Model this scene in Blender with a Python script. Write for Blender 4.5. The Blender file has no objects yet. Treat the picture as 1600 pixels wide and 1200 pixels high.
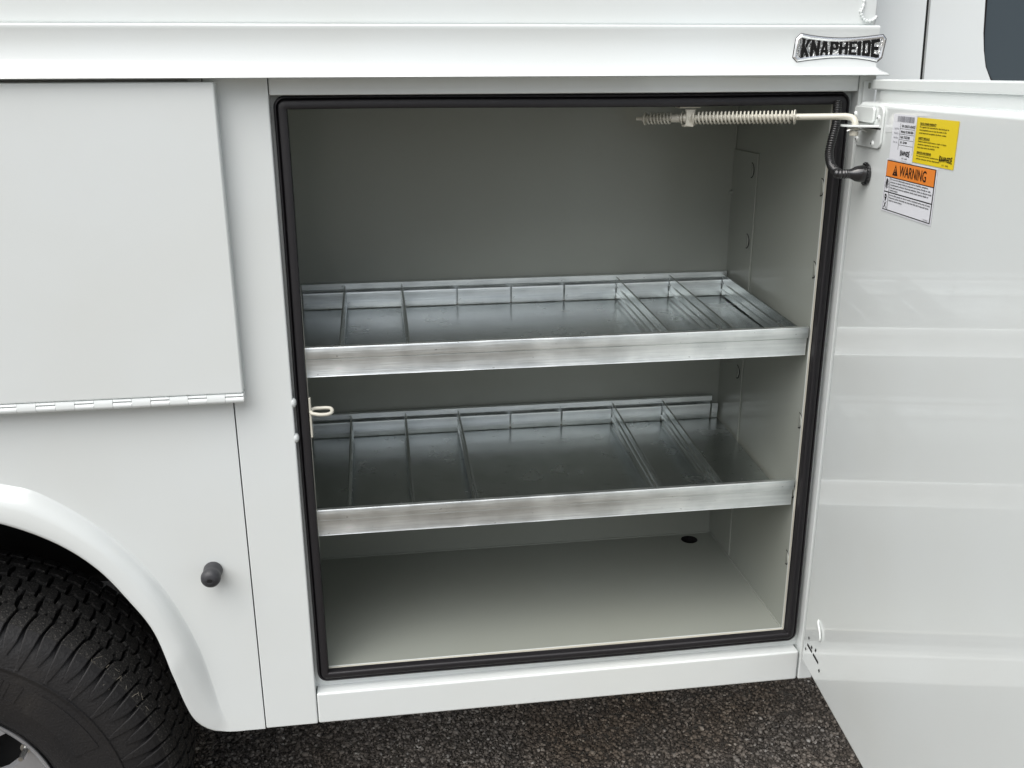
import bpy, bmesh, math, random
import numpy as np
from mathutils import Vector, Matrix
from math import sin, cos, pi, radians, sqrt, atan2, hypot
random.seed(7)
S = bpy.context.scene
COL = S.collection

# ------------------------------------------------------------------ camera
cam = bpy.data.cameras.new('camera')
cam.sensor_width = 36.0
cam.lens = 1490.75 / 1600 * 36
cam.clip_start = 0.02
cam.clip_end = 500
co = bpy.data.objects.new('camera', cam)
COL.objects.link(co)
co.location = (0.1583, -1.3370, 1.0046)
co.rotation_euler = (radians(71.978), radians(0.2222), radians(-8.1034))
S.camera = co

# ------------------------------------------------------------------ sky, sun, exposure
SUN_EL, SUN_AZ = radians(58), radians(228)      # azimuth clockwise from +Y: upper left, in front of the truck side
w = bpy.data.worlds.new('World'); S.world = w; w.use_nodes = True
nt = w.node_tree; bg = nt.nodes['Background']
sky = nt.nodes.new('ShaderNodeTexSky'); sky.sky_type = 'NISHITA'; sky.sun_disc = False
sky.sun_elevation = SUN_EL; sky.sun_rotation = SUN_AZ
sky.dust_density = 4.0; sky.air_density = 1.0
hs = nt.nodes.new('ShaderNodeHueSaturation'); hs.inputs['Saturation'].default_value = 0.45
nt.links.new(sky.outputs[0], hs.inputs['Color']); nt.links.new(hs.outputs[0], bg.inputs['Color'])
bg.inputs['Strength'].default_value = 0.062
sl = bpy.data.lights.new('sun', 'SUN'); sl.energy = 1.5; sl.angle = radians(75); sl.color = (1, .99, .97)
so = bpy.data.objects.new('sun', sl); COL.objects.link(so)
sd = Vector((sin(SUN_AZ) * cos(SUN_EL), cos(SUN_AZ) * cos(SUN_EL), sin(SUN_EL)))
so.rotation_euler = sd.to_track_quat('Z', 'Y').to_euler()
so.location = sd * 20
S.view_settings.view_transform = 'Standard'; S.view_settings.look = 'None'
S.view_settings.gamma = 1; S.view_settings.exposure = 1.21
S.cycles.max_bounces = 10; S.cycles.diffuse_bounces = 6

# ------------------------------------------------------------------ materials
def mat(name, col, rough=.5, metal=0, coat=0, coat_r=.05, spec=.5):
    m = bpy.data.materials.new(name); m.use_nodes = True
    b = m.node_tree.nodes['Principled BSDF']
    b.inputs['Base Color'].default_value = (*col, 1)
    b.inputs['Roughness'].default_value = rough
    b.inputs['Metallic'].default_value = metal
    b.inputs['Coat Weight'].default_value = coat
    b.inputs['Coat Roughness'].default_value = coat_r
    b.inputs['Specular IOR Level'].default_value = spec
    return m
def nodes(m): return m.node_tree.nodes, m.node_tree.links, m.node_tree.nodes['Principled BSDF']
def noise(m, scale, detail=3, stretch=(1, 1, 1), rough=.5):
    N, L, b = nodes(m)
    tc = N.new('ShaderNodeTexCoord'); mp = N.new('ShaderNodeMapping'); mp.inputs['Scale'].default_value = stretch
    n = N.new('ShaderNodeTexNoise'); n.inputs['Scale'].default_value = scale; n.inputs['Detail'].default_value = detail
    n.inputs['Roughness'].default_value = rough
    L.new(tc.outputs['Object'], mp.inputs[0]); L.new(mp.outputs[0], n.inputs['Vector'])
    return n
def ramp(m, src, stops):
    N, L, b = nodes(m)
    r = N.new('ShaderNodeValToRGB'); L.new(src, r.inputs[0])
    e = r.color_ramp.elements
    e[0].position, e[0].color = stops[0][0], (*stops[0][1], 1)
    e[1].position, e[1].color = stops[-1][0], (*stops[-1][1], 1)
    for p, c in stops[1:-1]:
        x = e.new(p); x.color = (*c, 1)
    return r
def bump(m, src, dist, strength=1, chain=None):
    N, L, b = nodes(m)
    u = N.new('ShaderNodeBump'); u.inputs['Distance'].default_value = dist; u.inputs['Strength'].default_value = strength
    L.new(src, u.inputs['Height'])
    if chain: L.new(chain.outputs[0], u.inputs['Normal'])
    L.new(u.outputs[0], b.inputs['Normal'])
    return u
g = lambda v: (v, v, v)

def paint(name, col, rough=.32, coat=.5, coat_r=.06, dirt=.04):
    m = mat(name, col, rough, 0, coat, coat_r)
    N, L, b = nodes(m)
    n = noise(m, 3.0, 5)
    c2 = tuple(x * (1 - dirt) * f for x, f in zip(col, (1, .99, .97)))
    r = ramp(m, n.outputs['Fac'], [(.35, col), (.7, c2)])
    L.new(r.outputs[0], b.inputs['Base Color'])
    n2 = noise(m, 260, 2)                                   # orange peel
    n3 = noise(m, 5, 2)                                     # slow waviness of the sheet
    u = bump(m, n2.outputs['Fac'], .00006)
    u2 = bump(m, n3.outputs['Fac'], .0012, .5, u)
    L.new(u2.outputs[0], b.inputs['Normal'])
    return m
WHITE = paint('white_paint', (.710, .746, .742), .3, .85, .03)
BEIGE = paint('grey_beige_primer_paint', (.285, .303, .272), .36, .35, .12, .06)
STAY = paint('beige_painted_steel', (.56, .545, .47), .4, .3, .15, .08)
VOID = mat('black_void', (.004, .004, .004), .9)
RUB = mat('black_rubber_seal', (.011, .010, .012), .5)
n_ = noise(RUB, 60, 3, (1, 1, .3)); bump(RUB, n_.outputs['Fac'], .0006)
PLAST = mat('black_plastic', (.014, .014, .015), .17, 0, .5, .05)
KNOB = mat('charcoal_rubber', (.035, .036, .04), .5)
UNDER = mat('underbody_black', (.02, .02, .02), .8)
GLASS = mat('tinted_glass', (.045, .060, .068), .04, 0, 0, .02, .6)
FRIT = mat('black_window_trim', (.018, .016, .016), .6, spec=.15)
STEEL = mat('zinc_screw', (.55, .55, .53), .3, 1)

def galv(name, stretch, base=.62, r0=.22, r1=.5, spots=True, sp=.74, blot=.35, con=1.0):
    m = mat(name, g(base), .35, 1)
    N, L, b = nodes(m)
    n = noise(m, 30, 5, stretch, .6)
    n2 = noise(m, 22, 4)
    mx = N.new('ShaderNodeMix'); mx.data_type = 'FLOAT'; mx.inputs[0].default_value = blot
    L.new(n.outputs['Fac'], mx.inputs[2]); L.new(n2.outputs['Fac'], mx.inputs[3])
    r = ramp(m, mx.outputs[0], [(.32, (base * (.92 - .18 * con), base * (.96 - .18 * con), base * (.955 - .18 * con))), (.5, (base * .92, base * .96, base * .955)), (.68, (base * (.92 + .16 * con), base * (.96 + .16 * con), base * (.95 + .15 * con)))])
    out = r.outputs[0]
    if spots:
        n3 = noise(m, 75, 2, (1, 2.2, 2))
        r3 = ramp(m, n3.outputs['Fac'], [(sp, g(1)), (sp + .05, g(.35))])
        mm = N.new('ShaderNodeMix'); mm.data_type = 'RGBA'; mm.blend_type = 'MULTIPLY'; mm.inputs[0].default_value = .6
        L.new(out, mm.inputs[6]); L.new(r3.outputs[0], mm.inputs[7]); out = mm.outputs[2]
    L.new(out, b.inputs['Base Color'])
    rr = N.new('ShaderNodeMapRange'); rr.inputs[1].default_value = .3; rr.inputs[2].default_value = .7
    rr.inputs[3].default_value = r0; rr.inputs[4].default_value = r1
    L.new(mx.outputs[0], rr.inputs[0]); L.new(rr.outputs[0], b.inputs['Roughness'])
    n4 = noise(m, 60, 4, stretch)
    u = bump(m, n4.outputs['Fac'], .0006, .6 * con)
    return m
GALV = galv('galvanised_steel_rolled', (.25, 3, 7), .93, .30, .5, True, .70, .5)
GALVP = galv('galvanised_steel_sheet', (.5, .5, 1), .66, .20, .30, True, .69, .5, .3)
GALVD = galv('galvanised_steel_divider', (1, .05, 4.0), .72, .20, .30, False, blot=0.3, con=.35)

TYRE = mat('tyre_rubber', (.02, .02, .02), .62)
n_ = noise(TYRE, 9, 6); N, L, b = nodes(TYRE)
r_ = ramp(TYRE, n_.outputs['Fac'], [(.35, (.006, .006, .007)), (.6, (.011, .010, .010)), (.8, (.024, .021, .018))]); L.new(r_.outputs[0], b.inputs['Base Color'])
n_ = noise(TYRE, 240, 4); bump(TYRE, n_.outputs['Fac'], .0015, .7)
TREAD = mat('dusty_tread_rubber', (.02, .02, .02), .8)
N, L, b = nodes(TREAD); n_ = noise(TREAD, 420, 3)
r_ = ramp(TREAD, n_.outputs['Fac'], [(.40, (.013, .013, .013)), (.6, (.030, .029, .027)), (.74, (.15, .14, .125))]); L.new(r_.outputs[0], b.inputs['Base Color'])
n_ = noise(TREAD, 300, 4); bump(TREAD, n_.outputs['Fac'], .002, .8)
RIM = mat('silver_wheel_paint', (.5, .51, .53), .3, .7, .3)
n_ = noise(RIM, 50, 3); bump(RIM, n_.outputs['Fac'], .0005, .4)

# ------------------------------------------------------------------ mesh helpers
class MB:
    def __init__(s): s.v = []; s.f = []; s.m = []
    def add(s, vs, fs, mi=0):
        o = len(s.v); s.v += [tuple(v) for v in vs]
        s.f += [tuple(i + o for i in f) for f in fs]; s.m += [mi] * len(fs)
        return s
    def box(s, x0, x1, y0, y1, z0, z1, mi=0):
        return s.add([(x0, y0, z0), (x1, y0, z0), (x1, y1, z0), (x0, y1, z0), (x0, y0, z1), (x1, y0, z1), (x1, y1, z1), (x0, y1, z1)],
                     [(0, 3, 2, 1), (4, 5, 6, 7), (0, 1, 5, 4), (1, 2, 6, 5), (2, 3, 7, 6), (3, 0, 4, 7)], mi)
    def grid(s, rows, mi=0, closed_u=False, closed_v=False):
        n = len(rows[0]); vs = [p for r in rows for p in r]; fs = []
        R_ = len(rows)
        for i in range(R_ if closed_v else R_ - 1):
            for j in range(n if closed_u else n - 1):
                fs.append((i * n + j, i * n + (j + 1) % n, ((i + 1) % R_) * n + (j + 1) % n, ((i + 1) % R_) * n + j))
        return s.add(vs, fs, mi)
    def prism_x(s, prof, x0, x1, mi=0):
        n = len(prof); vs = [(x0, y, z) for y, z in prof] + [(x1, y, z) for y, z in prof]
        fs = [(i, (i + 1) % n, n + (i + 1) % n, n + i) for i in range(n)] + [tuple(range(n))[::-1], tuple(range(n, 2 * n))]
        return s.add(vs, fs, mi)
    def tube(s, pts, rad, seg=12, mi=0, caps=True):
        pts = [Vector(p) for p in pts]; rows = []
        t0 = (pts[1] - pts[0]).normalized()
        ref = Vector((0, 0, 1)) if abs(t0.z) < .9 else Vector((1, 0, 0))
        u = t0.cross(ref).normalized()
        for i, p in enumerate(pts):
            t = (pts[min(i + 1, len(pts) - 1)] - pts[max(i - 1, 0)]).normalized()
            u = (u - t * u.dot(t)).normalized(); v = t.cross(u)
            r = rad[i] if hasattr(rad, '__len__') else rad
            rows.append([tuple(p + u * (r * cos(a)) + v * (r * sin(a))) for a in [2 * pi * k / seg for k in range(seg)]])
        s.grid(rows, mi, closed_u=True)
        if caps:
            o = len(s.v); n = len(rows)
            s.add(rows[0], [tuple(range(seg))[::-1]], mi); s.add(rows[-1], [tuple(range(seg))], mi)
        return s
    def disc(s, c, nrm, r, h, seg=20, mi=0):
        c = Vector(c); nrm = Vector(nrm).normalized()
        return s.tube([c, c + nrm * h], r, seg, mi)
    def dome(s, c, nrm, r, h, seg=20, rings=5, mi=0):
        c = Vector(c); nrm = Vector(nrm).normalized()
        pts = []; rr = []
        for i in range(rings + 1):
            a = i / rings * pi / 2; pts.append(c + nrm * (h * sin(a) + i * 1e-7)); rr.append(max(r * cos(a), 1e-5))
        return s.tube(pts, rr, seg, mi)

def build(name, mb, mats, parent=None, bevel=0, smooth=False, loc=(0, 0, 0), fix=False, seg=2):
    me = bpy.data.meshes.new(name); me.from_pydata([tuple(v) for v in mb.v], [], mb.f)
    if not isinstance(mats, (list, tuple)): mats = [mats]
    for m in mats: me.materials.append(m)
    me.polygons.foreach_set('material_index', mb.m)
    if fix:
        bm = bmesh.new(); bm.from_mesh(me)
        bmesh.ops.remove_doubles(bm, verts=bm.verts, dist=1e-6)
        bmesh.ops.recalc_face_normals(bm, faces=bm.faces); bm.to_mesh(me); bm.free()
    if smooth:
        me.shade_smooth()
        me.set_sharp_from_angle(angle=radians(38 if smooth is True else smooth))
    me.update()
    o = bpy.data.objects.new(name, me); COL.objects.link(o); o.location = loc
    if parent: attach(o, parent)
    if bevel:
        bv = o.modifiers.new('bevel', 'BEVEL'); bv.width = bevel; bv.segments = seg; bv.limit_method = 'ANGLE'
        bv.harden_normals = True
        me.shade_smooth()
    return o
WL = {}
def wloc(o):
    v = Vector((0, 0, 0))
    while o is not None: v += o.location; o = o.parent
    return v
def attach(o, p):          # o is modelled in world coordinates; keep it there under p
    o.location = o.location - wloc(p) if p.name not in LOCALS else o.location
    o.parent = p
LOCALS = set()
def empty(name, loc=(0, 0, 0), parent=None):
    o = bpy.data.objects.new(name, None); COL.objects.link(o); o.location = loc; o.empty_display_size = .05
    if parent: attach(o, parent)
    return o
def tag(o, label=None, cat=None, group=None, kind=None):
    if label: o['label'] = label
    if cat: o['category'] = cat
    if group: o['group'] = group
    if kind: o['kind'] = kind
    return o
def clone(o, parent, loc=None):
    c = o.copy(); COL.objects.link(c); c.parent = parent
    if loc is not None: c.location = loc
    return c

_tc = {}
def text2d(txt, bold=0.0):
    key = (txt, bold)
    if key in _tc: return _tc[key]
    cu = bpy.data.curves.new('t', 'FONT'); cu.body = txt; cu.size = 1; cu.resolution_u = 3; cu.offset = bold
    ob = bpy.data.objects.new('t', cu)
    me = ob.to_mesh(); v = [(p.co.x, p.co.y) for p in me.vertices]; f = [tuple(p.vertices) for p in me.polygons]
    ob.to_mesh_clear(); bpy.data.objects.remove(ob); bpy.data.curves.remove(cu)
    if v:
        x0 = min(p[0] for p in v); x1 = max(p[0] for p in v); y0 = min(p[1] for p in v); y1 = max(p[1] for p in v)
        v = [((x - x0) / (x1 - x0), (y - y0) / (y1 - y0)) for x, y in v]
    _tc[key] = (v, f)
    return v, f

# ------------------------------------------------------------------ the setting
GZ = -.505
def gravel_mat(name, island):
    m = mat(name, (.1, .09, .08), .9)
    N, L, b = nodes(m)
    if island:
        gn = N.new('ShaderNodeNewGeometry'); src = gn.outputs['Random Per Island']
        r = ramp(m, src, [(0, (.08, .069, .060)), (.5, (.185, .162, .138)), (.80, (.29, .255, .22)), (.95, (.33, .30, .265)), (1, (.58, .55, .50))])
        n = noise(m, 300, 3); bump(m, n.outputs['Fac'], .001, .6)
        nb = noise(m, 3.2, 5); rb_ = ramp(m, nb.outputs['Fac'], [(.42, (1.1, 1.1, 1.1)), (.62, (.95, .85, .74))])
        mm = N.new('ShaderNodeMix'); mm.data_type = 'RGBA'; mm.blend_type = 'MULTIPLY'; mm.inputs[0].default_value = 1
        L.new(r.outputs[0], mm.inputs[6]); L.new(rb_.outputs[0], mm.inputs[7])
    else:
        n = noise(m, 90, 8, (1, 1, 1), .7)
        r = ramp(m, n.outputs['Fac'], [(.3, (.075, .066, .056)), (.5, (.17, .15, .125)), (.66, (.26, .235, .20)), (.8, (.40, .37, .33))])
        n2 = noise(m, 120, 6); bump(m, n2.outputs['Fac'], .02, 1)
    L.new(mm.outputs[2] if island else r.outputs[0], b.inputs['Base Color'])
    return m
GR = gravel_mat('crushed_stone_ground', False); PEB = gravel_mat('pebbles', True)
mb = MB(); n = 60
xs = [-60, -20, -6] + [-3 + 6 * i / 60 for i in range(61)] + [6, 20, 60]
ys = [-60, -20, -6] + [-3 + 6 * i / 60 for i in range(61)] + [6, 20, 60]
def gh(x, y): return GZ - .012 + .009 * sin(x * 3.1 + y * 1.7) * cos(y * 4.3 - x) + (.004 * sin(11 * x + 7 * y) if abs(x) < 4 and abs(y) < 4 else 0)
mb.grid([[(x, y, gh(x, y)) for x in xs] for y in ys])
tag(build('ground', mb, GR, smooth=60), kind='structure')
# loose stones
ico = bmesh.new(); bmesh.ops.create_icosphere(ico, subdivisions=1, radius=1)
iv = np.array([v.co[:] for v in ico.verts]); ifc = np.array([[v.index for v in f.verts] for f in ico.faces]); ico.free()
rng = np.random.default_rng(3)
def pebbles(name, n, x0, x1, y0, y1, smin, smax, label):   # loose stones scattered at random
    P = np.stack([rng.uniform(x0, x1, n), rng.uniform(y0, y1, n)], 1)
    s = smin + (smax - smin) * rng.power(.35, n)[:, None, None] ** 1.0
    V = iv[None] * (1 + rng.uniform(-.28, .28, (n, 12, 1))) * s
    V = V * rng.uniform(.65, 1.25, (n, 1, 3)) * np.array([1, 1, .7])
    a = rng.uniform(0, 2 * pi, n); ca, sa = np.cos(a)[:, None], np.sin(a)[:, None]
    X = V[..., 0] * ca - V[..., 1] * sa + P[:, :1]; Y = V[..., 0] * sa + V[..., 1] * ca + P[:, 1:2]
    base = np.array([gh(p[0], p[1]) for p in P])[:, None]
    Z = V[..., 2] + base + s[:, :, 0] * .3 + rng.uniform(0, .004, (n, 1))
    VV = np.stack([X, Y, Z], -1).reshape(-1, 3)
    F = (ifc[None] + (np.arange(n) * 12)[:, None, None]).reshape(-1, 3)
    me = bpy.data.meshes.new(name); me.vertices.add(len(VV)); me.vertices.foreach_set('co', VV.ravel().astype(np.float32))
    me.loops.add(F.size); me.loops.foreach_set('vertex_index', F.ravel().astype(np.int32))
    me.polygons.add(len(F)); me.polygons.foreach_set('loop_start', np.arange(0, F.size, 3, dtype=np.int32))
    me.update(calc_edges=True); me.validate(); me.materials.append(PEB)
    o = bpy.data.objects.new(name, me); COL.objects.link(o)
    tag(o, label, 'gravel', kind='stuff')
pebbles('gravel', 95000, -.5, 1.3, .2, 1.25, .0013, .0056, 'dark grey crushed stone gravel lying under the truck body')
pebbles('coarse_gravel', 2600, -.5, 1.3, .2, 1.25, .0045, .0085, 'larger loose stones lying on the fine gravel under the truck body')

# ------------------------------------------------------------------ the truck
truck = empty('service_truck', (0, 1.0, GZ))
tag(truck, 'white utility service truck with its front side compartment door standing open over gravel', 'truck')
def P_(name, mb, m, **k): return build(name, mb, m, k.pop('parent', truck), **k)

# upper lid side above the rail
m_ = MB().box(-3, .8655, .004, .5, 1.0665, 1.46)
P_('lid_side_panel', m_, WHITE, bevel=.004)
# rail with ledge and flared drip lip
prof = [(.02, 1.003), (-.0285, 1.0), (-.031, 1.0012), (-.0302, 1.0032), (-.0225, 1.0058), (-.0168, 1.0084), (-.0145, 1.0118),
        (-.0135, 1.0600), (-.0145, 1.0635), (-.0135, 1.0655), (-.010, 1.0664), (.02, 1.0668)]
m_ = MB()
xs = [-3, .862]
m_.grid([[(x, y, z) for (y, z) in prof] for x in xs])
flare = [(.862 + (max(0, (1.0118 - z)) * 1.15), y, z) for (y, z) in prof]
m_.grid([[(.862, y, z) for (y, z) in prof], flare])
m_.grid([flare, [(x, .02, z) for (x, y, z) in flare]])
P_('drip_rail', m_, WHITE, smooth=50, fix=True)
# lumpy bead of sealant at the lid corner
pts = [(.8435, .003, 1.10), (.842, .0025, 1.09), (.8395, .002, 1.085), (.842, .002, 1.079), (.846, .0015, 1.074), (.853, .0015, 1.0725), (.86, .002, 1.0745), (.864, .004, 1.078)]
def smoothpath(pts, k=6):
    pts = [Vector(p) for p in pts]; out = []
    for i in range(len(pts) - 1):
        p0, p1, p2, p3 = pts[max(i - 1, 0)], pts[i], pts[i + 1], pts[min(i + 2, len(pts) - 1)]
        for j in range(k):
            t = j / k
            out.append(.5 * ((2 * p1) + (p2 - p0) * t + (2 * p0 - 5 * p1 + 4 * p2 - p3) * t * t + (3 * p1 - p0 - 3 * p2 + p3) * t ** 3))
    out.append(pts[-1]); return out
sp = smoothpath(pts)
m_ = MB().tube(sp, [.0018 + .0007 * sin(i * 1.7) for i in range(len(sp))], 10)
P_('sealant_bead', m_, WHITE, smooth=80)

# header over the opening, posts, sill
P_('header_panel', MB().box(.0272, .8463, 0, .018, .9785, 1.004), WHITE, bevel=.0022)
P_('front_post', MB().box(-.0561, .0262, 0, .030, .0, 1.004), WHITE, bevel=.0022)
P_('sill_panel', MB().box(.0272, .8446, 0, .035, .0, .0562), WHITE, bevel=.0035, seg=3)
rp = MB().box(.8474, .8725, .0, .035, .0, 1.0015)
P_('hinge_post', rp, WHITE, bevel=.002)
o = P_('hinge_strip', MB().box(.8525, .8705, -.0035, -.0003, .08, .9925), WHITE, bevel=.0012)
mm = MB().box(.8590, .8625, -.0042, -.0030, .984, .9905).disc((.86075, -.003, .984), (0, -1, 0), .00175, .0012, 16)
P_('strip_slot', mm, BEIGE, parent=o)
# recessed door frame sheet around the opening with its inner return lip
OX0, OX1, OZ0, OZ1 = .0475, .8200, .0905, .9615
FY = .0225
m_ = MB()
m_.box(.0262, OX0, FY, FY + .002, .0555, .985).box(OX1, .8474, FY, FY + .002, .0555, .985)
m_.box(OX0, OX1, FY, FY + .002, OZ1, .985).box(OX0, OX1, FY, FY + .002, .0555, OZ0)
P_('door_frame', m_, WHITE)
lip = MB()
t = .0012
lip.box(OX0 - t, OX0, .0186, .0222, OZ0 - t, OZ1 + t).box(OX1, OX1 + t, .0186, .0222, OZ0 - t, OZ1 + t)
lip.box(OX0, OX1, .0186, .0222, OZ1, OZ1 + t).box(OX0, OX1, .0186, .0222, OZ0 - t, OZ0)
P_('opening_lip', lip, STAY)

# rubber door seal: thin outer fin and broad inner bulb, mitred inside, rounded outside
def rrect(x0, x1, z0, z1, r, k=7):
    out = []
    for cx, cz, a0 in ((x1 - r, z1 - r, 0), (x0 + r, z1 - r, 90), (x0 + r, z0 + r, 180), (x1 - r, z0 + r, 270)):
        for i in range(k):
            a = radians(a0 + 90 * i / (k - 1)); out.append((cx + r * cos(a), cz + r * sin(a)))
    return out
def wob(x, z, amt):   # the soft rubber is not laid dead straight
    return (x + amt * (.0011 * sin(z * 7.3 + 1) + .0012 * sin(pi * z)), z + amt * .0007 * sin(x * 9))
sec = [(0, .0215), (.0, .013), (.0012, .0085), (.0034, .0078), (.0050, .0105), (.0057, .0125), (.0062, .0098), (.0066, .0068), (.0080, .0058), (.0120, .0050), (.0158, .0048), (.0176, .0058), (.0180, .0085), (.0178, .0215)]
rows = []
for dd, y in sec:
    r = max(.0165 - dd * .98, .0012)
    loop = rrect(.0300 + dd - .0012, .8385 - dd + .0012, .0718 + dd, .9782 - dd, r)
    L_ = []
    # densify the straight runs
    for i in range(len(loop)):
        a = loop[i]; b_ = loop[(i + 1) % len(loop)]
        k = 24 if hypot(a[0] - b_[0], a[1] - b_[1]) > .2 else 1
        for j in range(k): L_.append((a[0] + (b_[0] - a[0]) * j / k, a[1] + (b_[1] - a[1]) * j / k))
    rows.append([(wob(x, z, 1)[0], y, wob(x, z, 1)[1]) for x, z in L_])
P_('door_seal', MB().grid(rows, closed_u=True), RUB, smooth=60)

# compartment
comp = empty('compartment', (.42, .2, .0933), truck)
CX0, CX1, CY, CZ0, CZ1 = .012, .8215, .3936, .0893, .974
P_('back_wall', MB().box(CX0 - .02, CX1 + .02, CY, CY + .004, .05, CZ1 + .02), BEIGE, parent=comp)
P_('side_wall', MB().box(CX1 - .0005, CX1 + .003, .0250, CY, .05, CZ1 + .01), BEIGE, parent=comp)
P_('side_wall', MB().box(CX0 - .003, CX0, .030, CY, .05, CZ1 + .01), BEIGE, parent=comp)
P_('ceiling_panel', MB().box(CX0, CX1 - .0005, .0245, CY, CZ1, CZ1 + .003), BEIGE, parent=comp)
# floor with a real drain hole
hx, hy, hr = .7665, .3665, .0168
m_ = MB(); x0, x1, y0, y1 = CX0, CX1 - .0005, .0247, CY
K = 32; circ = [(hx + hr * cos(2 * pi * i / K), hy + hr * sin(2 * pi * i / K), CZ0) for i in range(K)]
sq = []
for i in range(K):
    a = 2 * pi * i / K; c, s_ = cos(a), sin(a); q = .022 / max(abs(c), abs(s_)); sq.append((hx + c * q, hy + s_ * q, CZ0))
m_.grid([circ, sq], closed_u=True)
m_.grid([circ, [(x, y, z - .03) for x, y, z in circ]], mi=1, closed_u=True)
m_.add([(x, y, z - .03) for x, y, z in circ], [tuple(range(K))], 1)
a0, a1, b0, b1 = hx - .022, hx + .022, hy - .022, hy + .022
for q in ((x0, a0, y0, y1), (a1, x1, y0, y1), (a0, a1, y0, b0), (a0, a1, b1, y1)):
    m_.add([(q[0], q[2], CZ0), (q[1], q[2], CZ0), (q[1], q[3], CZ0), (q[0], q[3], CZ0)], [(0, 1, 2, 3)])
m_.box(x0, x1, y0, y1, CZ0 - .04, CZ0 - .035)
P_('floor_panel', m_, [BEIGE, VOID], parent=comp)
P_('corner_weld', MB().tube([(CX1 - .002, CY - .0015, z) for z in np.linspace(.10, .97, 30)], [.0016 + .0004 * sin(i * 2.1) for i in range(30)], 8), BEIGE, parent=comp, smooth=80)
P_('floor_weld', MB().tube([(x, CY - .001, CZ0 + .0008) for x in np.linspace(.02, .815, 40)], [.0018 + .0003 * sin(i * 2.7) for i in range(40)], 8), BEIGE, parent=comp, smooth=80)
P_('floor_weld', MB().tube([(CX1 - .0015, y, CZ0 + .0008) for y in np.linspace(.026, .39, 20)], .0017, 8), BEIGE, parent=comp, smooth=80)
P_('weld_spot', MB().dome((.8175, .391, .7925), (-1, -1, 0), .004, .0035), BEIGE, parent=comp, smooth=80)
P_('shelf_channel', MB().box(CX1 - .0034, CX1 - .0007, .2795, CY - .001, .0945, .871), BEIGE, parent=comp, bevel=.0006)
# D shaped punched shelf tabs
def tab(y, z, off, first=[]):
    if not first:
        m_ = MB(); K = 14; rows = []
        outer = [(.0105 * sin(pi * i / K), .0128 * cos(pi * i / K)) for i in range(K + 1)]
        m_.add([(0, -v, w_) for v, w_ in outer] + [(-.0016 * (v / .0085), -v * .8, w_ * .88) for v, w_ in outer],
               [(i, i + 1, K + 2 + i, K + 1 + i) for i in range(K)], 0)
        m_.add([(-.0016 * (v / .0085) - .0005, -v * .86, w_ * .92) for v, w_ in outer], [tuple(range(K + 1))], 0)
        m_.add([(-.0002, -v * 1.38, w_ * 1.08) for v, w_ in outer], [tuple(range(K + 1))], 1)
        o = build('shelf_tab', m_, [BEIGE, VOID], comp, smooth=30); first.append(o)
    else:
        o = clone(first[0], comp)
    o.location = Vector((CX1 - off, y, z)) - wloc(comp)
for z in (.841, .716, .4695, .346, .2225):
    (tab(.3035, z, .0037) if z != .346 else None); tab(.0345, z, .0010)

# ---------- door seen from the inside
H2 = Vector((.8267, -.0431, 0)); DA = radians(-95.97)
D = Vector((cos(DA), sin(DA), 0)); NN = Vector((-D.y, D.x, 0))
def dp(s, z, off=0.0): return tuple(H2 + D * s + NN * off + Vector((0, 0, z)))
door = empty('compartment_door', (.86, -.04, .03), truck)
def dbox(mb, s0, s1, z0, z1, o0, o1, mi=0):
    return mb.add([dp(s0, z0, o0), dp(s1, z0, o0), dp(s1, z0, o1), dp(s0, z0, o1), dp(s0, z1, o0), dp(s1, z1, o0), dp(s1, z1, o1), dp(s0, z1, o1)],
                  [(0, 1, 2, 3), (4, 7, 6, 5), (0, 4, 5, 1), (1, 5, 6, 2), (2, 6, 7, 3), (3, 7, 4, 0)], mi)
m_ = dbox(MB(), -.028, .80, .045, .9955, .0345, .0375)
P_('outer_skin', m_, WHITE, parent=door, bevel=.001)
m_ = dbox(MB(), -.028, .80, .9815, .9950, .0265, .0343)
P_('hem_flange', m_, WHITE, parent=door, bevel=.002)
m_ = dbox(MB(), -.004, .79, .955, .9815, .0300, .0342)
P_('skin_return', m_, WHITE, parent=door, bevel=.001)
pan = P_('inner_panel', dbox(MB(), 0, .775, .070, .9665, 0, .0338), WHITE, parent=door, bevel=.0075, seg=5)
# latch slots cut near the bottom hinge corner
m_ = MB()
def dslot(m_, s, z, w_, h_, lean=0):
    m_.add([dp(s, z, -.0004), dp(s + w_, z, -.0004), dp(s + w_ + lean, z + h_, -.0004), dp(s + lean, z + h_, -.0004)], [(0, 1, 2, 3)])
def dline(m_, a, b, t):
    (s0, z0), (s1, z1) = a, b; dx, dz = s1 - s0, z1 - z0; l = hypot(dx, dz); nx, nz = -dz / l * t / 2, dx / l * t / 2
    m_.add([dp(s0 + nx, z0 + nz, -.0005), dp(s0 - nx, z0 - nz, -.0005), dp(s1 - nx, z1 - nz, -.0005), dp(s1 + nx, z1 + nz, -.0005)], [(0, 1, 2, 3)])
slots = [((.0225, .1150), (.0445, .1145), .0046), ((.0500, .1145), (.0740, .1140), .0046), ((.0160, .1010), (.0185, .1045), .004), ((.0255, .1270), (.0275, .1315), .004), ((.0400, .1190), (.0430, .1240), .0045), ((.0570, .1240), (.0600, .1300), .004), ((.0790, .1020), (.0820, .1070), .0045)]
for a, b_, t in slots: dline(m_, a, b_, t)
o = P_('latch_slots', m_, VOID, parent=door)
# finger loop
fl = smoothpath([dp(.056, .181, .001), dp(.060, .179, -.0018), dp(.0705, .172, -.0026), dp(.0755, .163, -.0026), dp(.0750, .156, -.0022), dp(.0700, .1525, .001)])
P_('finger_loop', MB().tube(fl, .0017, 8), WHITE, parent=door, smooth=80)

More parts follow.
